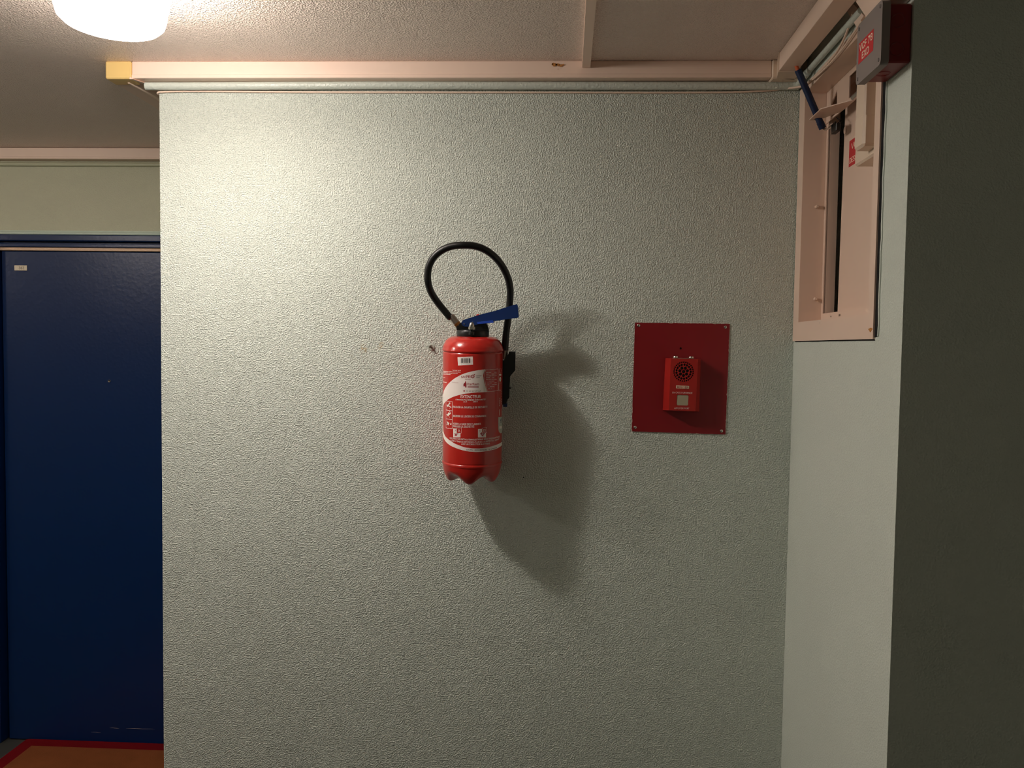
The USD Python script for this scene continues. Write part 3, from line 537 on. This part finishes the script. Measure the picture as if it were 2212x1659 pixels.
pcx = Za(862, 892); ink.append(wrap(extrude(Point(*pcx).buffer(0.0023), 0.0002), 0.0004))
printed(t, ink, 'ink', 'dark red logos on the white panel', lab)
gi = [ztext('01 40 22 09 62', Za, 918, 915, 1355, 912, 46, False), ztext('EUROFEU', Zb, 930, 1420, 1130, 1424, 34, True), ztext('28250 SENONCHES', Zb, 1175, 1428, 1545, 1418, 34, True), ztext('Tel.', Zb, 1590, 1410, 1640, 1400, 30, True)] + [zline(Zb, [(1660 + 38 * k, 1386 - 10 * k), (1686 + 38 * k, 1379 - 10 * k)], 0.0016, 0.0004) for k in range(5)]
for y in (430, 455, 480, 500): gi.append(zline(Za, [(1225, y), (1300, y - 4), (1390 - (y - 430), y - 8)], 0.0006, 0.0004))
printed(t, gi, 'grey_ink', 'dark small print on the white panel', lab)
part(t, 'phone_mark', [zline(Za, [(850, 876), (853, 898), (872, 908)], 0.0008, 0.0006)], 'white', smooth=False, sub=lab)
wh = [ztext('EXTINCTEUR', Za, 760, 1100, 1358, 1100, 84, True), ztext('6 litres EAU PULVERISEE AVEC ADDITIF', Za, 610, 1166, 1510, 1164, 40, True), ztext('21 A', Za, 848, 1232, 955, 1232, 38, True), ztext('233 B', Za, 1130, 1232, 1265, 1230, 38, True),
      ztext('ENLEVER LA GOUPILLE DE SECURITE', Zb, 530, 145, 1560, 146, 56, True), ztext('BAISSER LE LEVIER DE COMMANDE', Zb, 540, 415, 1525, 416, 56, True),
      ztext('VISER LA BASE DES FLAMMES', Zb, 540, 650, 1368, 658, 56, True), ztext('PRESSER LA GACHETTE', Zb, 540, 725, 1168, 738, 54, True),
      ztext('UTILISABLE SUR INSTALLATION ELECTRIQUE SOUS TENSION INFERIEURE', Zb, 435, 1070, 1920, 1032, 46, True), ztext('A 1000 V. TENIR LE DIFFUSEUR A PLUS DE 1 m. EVITER TOUT CONTACT', Zb, 445, 1145, 1912, 1104, 46, True), ztext('AVEC UN CONDUCTEUR ELECTRIQUE.', Zb, 780, 1252, 1640, 1232, 46, True),
      ztext('Recharger après', Za, 525, 285, 768, 290, 26, True), ztext("Utiliser pour l'entretien", Za, 415, 325, 762, 340, 26, True), ztext('rechange conformes', Za, 405, 366, 672, 382, 26, True), ztext('des pièces de', Za, 244, 345, 395, 366, 26, True), ztext('NF', Zb, 1905, 560, 1935, 560, 2, False)]
for y, a_, b_ in ((300, 244, 400), (385, 244, 460), (485, 240, 300), (518, 240, 246), (622, 240, 342)): wh.append(zline(Za, [(a_, y), ((a_ + b_) / 2, y + 8), (b_, y + 14)], 0.0014, 0.0003))
wh.append(zline(Za, [(1510, 262), (1488, 320), (1468, 430), (1480, 560), (1520, 760), (1562, 912), (1720, 900), (1880, 885), (1880, 560), (1878, 232), (1700, 246)], 0.0009, 0.0003, True))
for k in range(10):
    y = 340 + k * 53; x0 = 1520 + max(0, k - 4) * 11; x1 = 1845 if k not in (3, 9) else (1770 if k == 3 else 1700)
    xs = np.linspace(x0, x1, 5)
    for i in range(4):
        if (i + k) % 3 != 2 or k in (2, 4): wh.append(zline(Za, [(xs[i], y - (xs[i] - 1520) * 0.03), (xs[i + 1] - 10, y - (xs[i + 1] - 1520) * 0.03)], 0.0011, 0.0003))
# CE mark
ce1, ce2 = Za(1930, 285), Za(1978, 285)
arc = lambda c: LineString([(c[0] + 0.0036 * math.cos(a_), c[1] + 0.0048 * math.sin(a_)) for a_ in np.linspace(math.radians(70), math.radians(290), 14)]).buffer(0.0005)
wh += [wrap(extrude(arc((ce1[0] + 0.001, ce1[1])), 0.0002), 0.0003), wrap(extrude(unary_union([arc((ce2[0] + 0.004, ce2[1])), LineString([(ce2[0] + 0.001, ce2[1]), (ce2[0] + 0.004, ce2[1])]).buffer(0.0004)]), 0.0002), 0.0003)]
wh.append(zpoly(Za, [(1905, 385), (1975, 380), (1975, 435), (1910, 440)], 0.0003))
bs, bz = Za(1943, 545); wh.append(wrap(extrude(affinity.scale(Point(bs, bz).buffer(0.0062), 0.95, 1.0).difference(Point(bs, bz).buffer(0.0012)), 0.0002), 0.0003))
wh.append(zline(Za, [(1900, 660), (1900, 870), (1978, 860), (1978, 655)], 0.0007, 0.0003, True))
def vtext(text, s0, z0, length, h):
    m = lettering(text, length, h, 0.0002, False); v = np.array(m.vertices); m.vertices = np.stack([s0 - v[:, 1], z0 + v[:, 0], v[:, 2]], 1); return wrap(m, 0.0003)
v0, v1 = Za(1935, 1345), Za(1975, 1300)
wh += [vtext('2024', v0[0], v0[1], 0.022, 0.0046), vtext('139 633', v1[0] + 0.003, v1[1], 0.036, 0.0046), zline(Za, [(1918, 1440), (1916, 1630)], 0.0022, 0.0003), zline(Za, [(1965, 1420), (1965, 1630)], 0.0006, 0.0003)]
# pictogram frames and their hands
cells = [(Za(325, 1185), Za(515, 1212)), (Zb(325, 215), Zb(512, 240)), (Zb(325, 475), Zb(512, 505)), (Zb(322, 745), Zb(512, 780))]
for a_, b_ in cells: wh.append(wrap(extrude(LineString([a_, b_]).buffer(0.0005), 0.0002), 0.0003))
for k in (0, 1): wh.append(wrap(extrude(LineString([cells[0][k], cells[3][k]]).buffer(0.0005), 0.0002), 0.0003))
wh += [zpoly(Zb, [(345, 60), (385, 55), (430, -10), (455, 0), (455, 25), (405, 75), (470, 120), (488, 130), (480, 158), (460, 140), (400, 100), (385, 130), (350, 100)], 0.0003),
       zpoly(Zb, [(335, 345), (375, 340), (400, 285), (440, 300), (468, 280), (470, 330), (440, 350), (405, 375), (400, 405), (375, 395), (355, 370)], 0.0003), wrap(extrude(Point(*Zb(438, 262)).buffer(0.0015), 0.0002), 0.0003),
       zpoly(Zb, [(345, 560), (375, 565), (430, 610), (400, 640), (405, 675), (385, 665), (370, 640), (340, 665), (350, 635), (375, 620)], 0.0003), zpoly(Zb, [(440, 655), (470, 600), (490, 610), (480, 640), (500, 660)], 0.0003),
       zline(Zb, [(440, 150), (440, 190)], 0.0005), zline(Zb, [(440, 410), (440, 455)], 0.0005),
       zpoly(Zb, [(540, 765), (640, 770), (640, 905), (755, 905), (755, 1035), (540, 1030)], 0.0003), zline(Zb, [(642, 755), (782, 752), (782, 905), (642, 905)], 0.0006, 0.0003, True), ztext('A', Zb, 678, 870, 748, 870, 78),
       zpoly(Zb, [(1280, 785), (1402, 780), (1402, 900), (1520, 900), (1520, 1035), (1280, 1037)], 0.0003), zline(Zb, [(1404, 750), (1540, 742), (1545, 895), (1404, 900)], 0.0006, 0.0003, True), ztext('B', Zb, 1440, 865, 1508, 862, 78)]
printed(t, wh, 'white', 'white lines and pictograms printed on the red cylinder')
ph = [zpoly(Zb, [(570, 920), (700, 915), (690, 940), (640, 950), (660, 990), (630, 985), (600, 995), (572, 985), (610, 960), (575, 940)], 0.0006), zpoly(Zb, [(590, 860), (605, 825), (598, 815), (612, 800), (615, 835)], 0.0006),
      zpoly(Zb, [(1340, 925), (1385, 880), (1402, 900), (1490, 905), (1415, 1008)], 0.0006), zline(Zb, [(1320, 830), (1345, 850)], 0.0006, 0.0006), zline(Zb, [(1345, 820), (1325, 860)], 0.0006, 0.0006)]
part(t, 'pictogram', ph[:2], 'ink', smooth=True, label='dark red burning wood pictogram', kind='stuff'); part(t, 'pictogram', ph[2:], 'ink', smooth=True, label='dark red burning liquid pictogram', kind='stuff')
part(t, 'pictogram_cross', [zline(Zb, [(1380, 938), (1450, 936)], 0.0009, 0.0009), zline(Zb, [(1415, 900), (1415, 970)], 0.0009, 0.0009)], 'white', smooth=True)
# side tag
st0 = Zb(1892, 440); tg = Polygon([Zb(1890, 440), Zb(1996, 420), Zb(1996, 880), Zb(1945, 902), Zb(1905, 860), Zb(1890, 780)]).union(Polygon([Zb(1990, 420), (Zb(1990, 420)[0] + 0.016, Zb(1990, 420)[1]), (Zb(1990, 880)[0] + 0.012, Zb(1990, 880)[1]), Zb(1990, 890)])).buffer(0.001)
q = part(t, 'check_tag', wrap(extrude(tg, 0.0002), 0.0002), 'tag', smooth=True, label='pale grey check tag on the side')
bs, bz = Zb(1960, 540); part(t, 'check_mark', wrap(extrude(Point(bs + 0.002, bz).buffer(0.0062), 0.0002), 0.0004), 'navyink', smooth=False, sub=q)
part(t, 'check_tick', wrap(extrude(LineString([(bs - 0.001, bz - 0.002), (bs + 0.001, bz - 0.0035), (bs + 0.005, bz + 0.003)]).buffer(0.0008), 0.0002), 0.0009), 'white', smooth=True, sub=q)
part(t, 'check_label', zpoly(Zb, [(1915, 700), (1990, 685), (1990, 765), (1918, 775)], 0.0006), 'white', smooth=True, sub=q)
# bar code sticker
bc = Polygon([cyl(*p) for p in ((988.8, 772.2), (1020.7, 770.6), (1021.5, 787.3), (989.8, 788.9))]).buffer(0.0006)
q = part(t, 'barcode_sticker', wrap(extrude(bc, 0.0002), 0.0002), 'white', smooth=True, label='white bar code sticker')
bars = []; x = 995.8; g = np.random.default_rng(3)
while x < 1016:
    w_ = g.choice([0.35, 0.6, 1.0]); bars.append(zpoly(lambda X, Y: cyl(X, Y), [(x, 773.9), (x + w_, 773.85), (x + w_, 784.2), (x, 784.3)], 0.0004)); x += w_ + g.choice([0.35, 0.6, 0.8])
bars += [zline(lambda X, Y: cyl(X, Y), [(996 + 2.2 * k, 786.2), (997.4 + 2.2 * k, 786.2)], 0.0010, 0.0004) for k in range(9)]
part(t, 'barcode', bars, 'blackink', smooth=True, sub=q, kind='stuff')

# valve head
ZT = 1.6812
part(t, 'collar', lathe([(0, 0), (0.0415, 0), (0.0425, 0.003), (0.0425, 0.0125), (0.0405, 0.0165), (0.030, 0.0185), (0, 0.0185)], (XC, YC, ZT), None, 48), 'black', label='glossy black valve collar')
def front_poly(pts, y): return Polygon([(lambda q_: (q_[0], q_[2]))(onE(px, py, 1, y)) for px, py in pts])
def V1(x, y): return (970 + x / 13.825, 640 + y / 13.825)
vb = front_poly([V1(*p) for p in ((215, 950), (225, 900), (345, 795), (420, 760), (700, 770), (1110, 800), (1150, 880), (1175, 980), (1185, 1060), (1150, 1090), (270, 1090))], -0.109)
part(t, 'valve_block', frame(extrude(vb, 0.027), (0, -0.082, 0), *FX), 'black', smooth=35)
lv = front_poly([V1(*p) for p in ((375, 775), (412, 715), (700, 618), (1000, 528), (1400, 428), (1700, 328), (2015, 236), (2050, 285), (2080, 640), (1900, 662), (1400, 735), (1100, 770), (760, 868), (560, 905), (480, 910), (410, 878), (370, 820))], -0.112).buffer(-0.0008).buffer(0.0008)
li = lv.buffer(-0.0018); yl = -0.1120
cheek = lambda y: frame(extrude(lv, 0.0018), (0, y, 0), *FX)
top = lv.difference(affinity.translate(lv, 0, -0.0022))
part(t, 'lever', [cheek(yl + 0.0018), cheek(yl + 0.033), frame(extrude(top.buffer(0), 0.0294), (0, yl + 0.0312, 0), *FX)], 'blue', smooth=False, label='dark blue operating lever')
hd = front_poly([V1(*p) for p in ((830, 775), (1300, 715), (1325, 745), (1330, 790), (1200, 800), (850, 832))], -0.118)
part(t, 'trigger_grip', frame(extrude(hd, 0.026), (0, -0.093, 0), *FX), 'blue2', smooth=35, label='bright blue lower grip')
rv = onE(1002.9, 699.7, 1, yl); part(t, 'pivot_rivet', lathe([(0, 0.0016), (0.0016, 0.0012), (0.0022, 0), (0.0022, -0.001)], rv, (0, -1, 0), 16), 'steel')
nz = onE(1019, 711.5, 1, -0.142)
hexr = trimesh.creation.cylinder(0.0085, 0.0068, sections=6); hexr.apply_translation((nz[0], -0.142, nz[2] + 0.0034))
part(t, 'cap_nut', [hexr, lathe([(0, 0.0185), (0.003, 0.018), (0.0055, 0.0155), (0.0066, 0.012), (0.0069, 0.0055), (0, 0.0055)], (nz[0], -0.142, nz[2]), None, 24)], 'steel', smooth=30, label='bright domed cap nut')
part(t, 'valve_stub', [lathe([(0, 0), (0.0052, 0), (0.0052, -0.006), (0.0075, -0.008), (0.0075, -0.014), (0, -0.014)], (nz[0], -0.142, nz[2] + 0.0005), None, 20), cbox((nz[0] - 0.007, -0.142, nz[2] - 0.0125), (nz[0] + 0.007, -0.115, nz[2] - 0.004), 0.002)], 'black')
pw = [onE(*V1(*p), 1, -0.108) for p in ((712, 485), (722, 540), (740, 640))]
part(t, 'seal_wire', tube(smoothpath(pw, 16), 0.0006, 8), 'satin', smooth=60)
rp = onE(*V1(862, 572), 1, -0.100); b_ = trimesh.creation.icosphere(2, 0.0042); b_.apply_scale((1.1, 1, 0.9)); b_.apply_translation(rp)
part(t, 'safety_pin', b_, 'red', smooth=True, label='red head of the safety pin')

# hose, fittings and nozzle
yh = -0.100
f0, f1, f2 = onE(974, 681.8, 1, yh), onE(986.6, 697.6, 1, yh), onE(991.2, 703.4, 1, yh)
part(t, 'ferrule', tube([f0, f0 + (f1 - f0) * 0.08, f0 + (f1 - f0) * 0.92, f1], (0.0080, 0.0088, 0.0088, 0.0082), 24), 'satin', smooth=25, label='silver hose ferrule')
part(t, 'hose_nut', tube([f1, f2], 0.0094, 6), 'brass', smooth=False, label='brass hose nut')
part(t, 'hose_neck', tube([f2, f2 + (f2 - f1) * 1.3], 0.0082, 18), 'black', smooth=60)
hp = ((448, 908), (435, 893), (330, 765), (252, 645), (220, 540), (216, 445), (237, 350), (290, 262), (370, 198), (470, 158), (580, 146), (700, 152), (810, 187), (908, 252), (988, 340), (1045, 440), (1080, 540), (1092, 640), (1088, 740), (1079, 850), (1066, 950), (1052, 1050), (1042, 1150), (1036, 1262))
ys_ = np.interp(np.arange(len(hp)), [0, 2, 4, 6, 8, 10, 12, 13, 14, 15, 16, 17, 18, 20, 23], [-0.098, -0.107, -0.142, -0.150, -0.157, -0.162, -0.150, -0.136, -0.118, -0.105, -0.092, -0.083, -0.077, -0.074, -0.074])
hpth = smoothpath([onE(880 + x / 4.916, 500 + y / 4.916, 1, yy) for (x, y), yy in zip(hp, ys_)], 240)
part(t, 'hose', tube(hpth, 0.0091, 20), 'rubber', smooth=60, label='black rubber hose curved up in a loop')
yn = -0.075; n0, n1 = onE(1090.8, 757, 1, yn), onE(1089.5, 776, 1, yn)
part(t, 'ferrule', tube([n0, n1], 0.0078, 20), 'satin', smooth=60, label='silver ferrule at the nozzle end')
def V3(x, y): return (1060 + x / 10.37, 740 + y / 10.37)
nb = front_poly([V3(*p) for p in ((240, 405), (290, 400), (330, 340), (400, 255), (412, 208), (552, 210), (545, 625), (490, 690), (455, 730), (430, 770), (420, 1000), (460, 1018), (460, 1030), (418, 1040), (412, 1240), (375, 1275), (345, 1370), (230, 1400))], yn - 0.012)
part(t, 'nozzle', frame(extrude(nb, 0.024), (0, yn + 0.012, 0), *FX), 'black', smooth=35, label='black spray nozzle clipped beside the cylinder')
ng = front_poly([V3(*p) for p in ((412, 208), (552, 210), (547, 600), (405, 600))], yn - 0.016)
part(t, 'nozzle_trigger', frame(extrude(ng, 0.010), (0, yn - 0.0065, 0), *FX), 'black', smooth=False)
nt_ = front_poly([V3(*p) for p in ((270, 1370), (370, 1360), (365, 1440), (280, 1440))], yn - 0.008)
part(t, 'nozzle_tip', frame(extrude(nt_, 0.016), (0, yn + 0.008, 0), *FX), 'blue', smooth=False, label='blue nozzle tip')
part(t, 'nozzle_clip', [cbox((-0.118, -0.064, 1.50), (-0.108, -0.0005, 1.56), 0.001)], 'black', smooth=False)
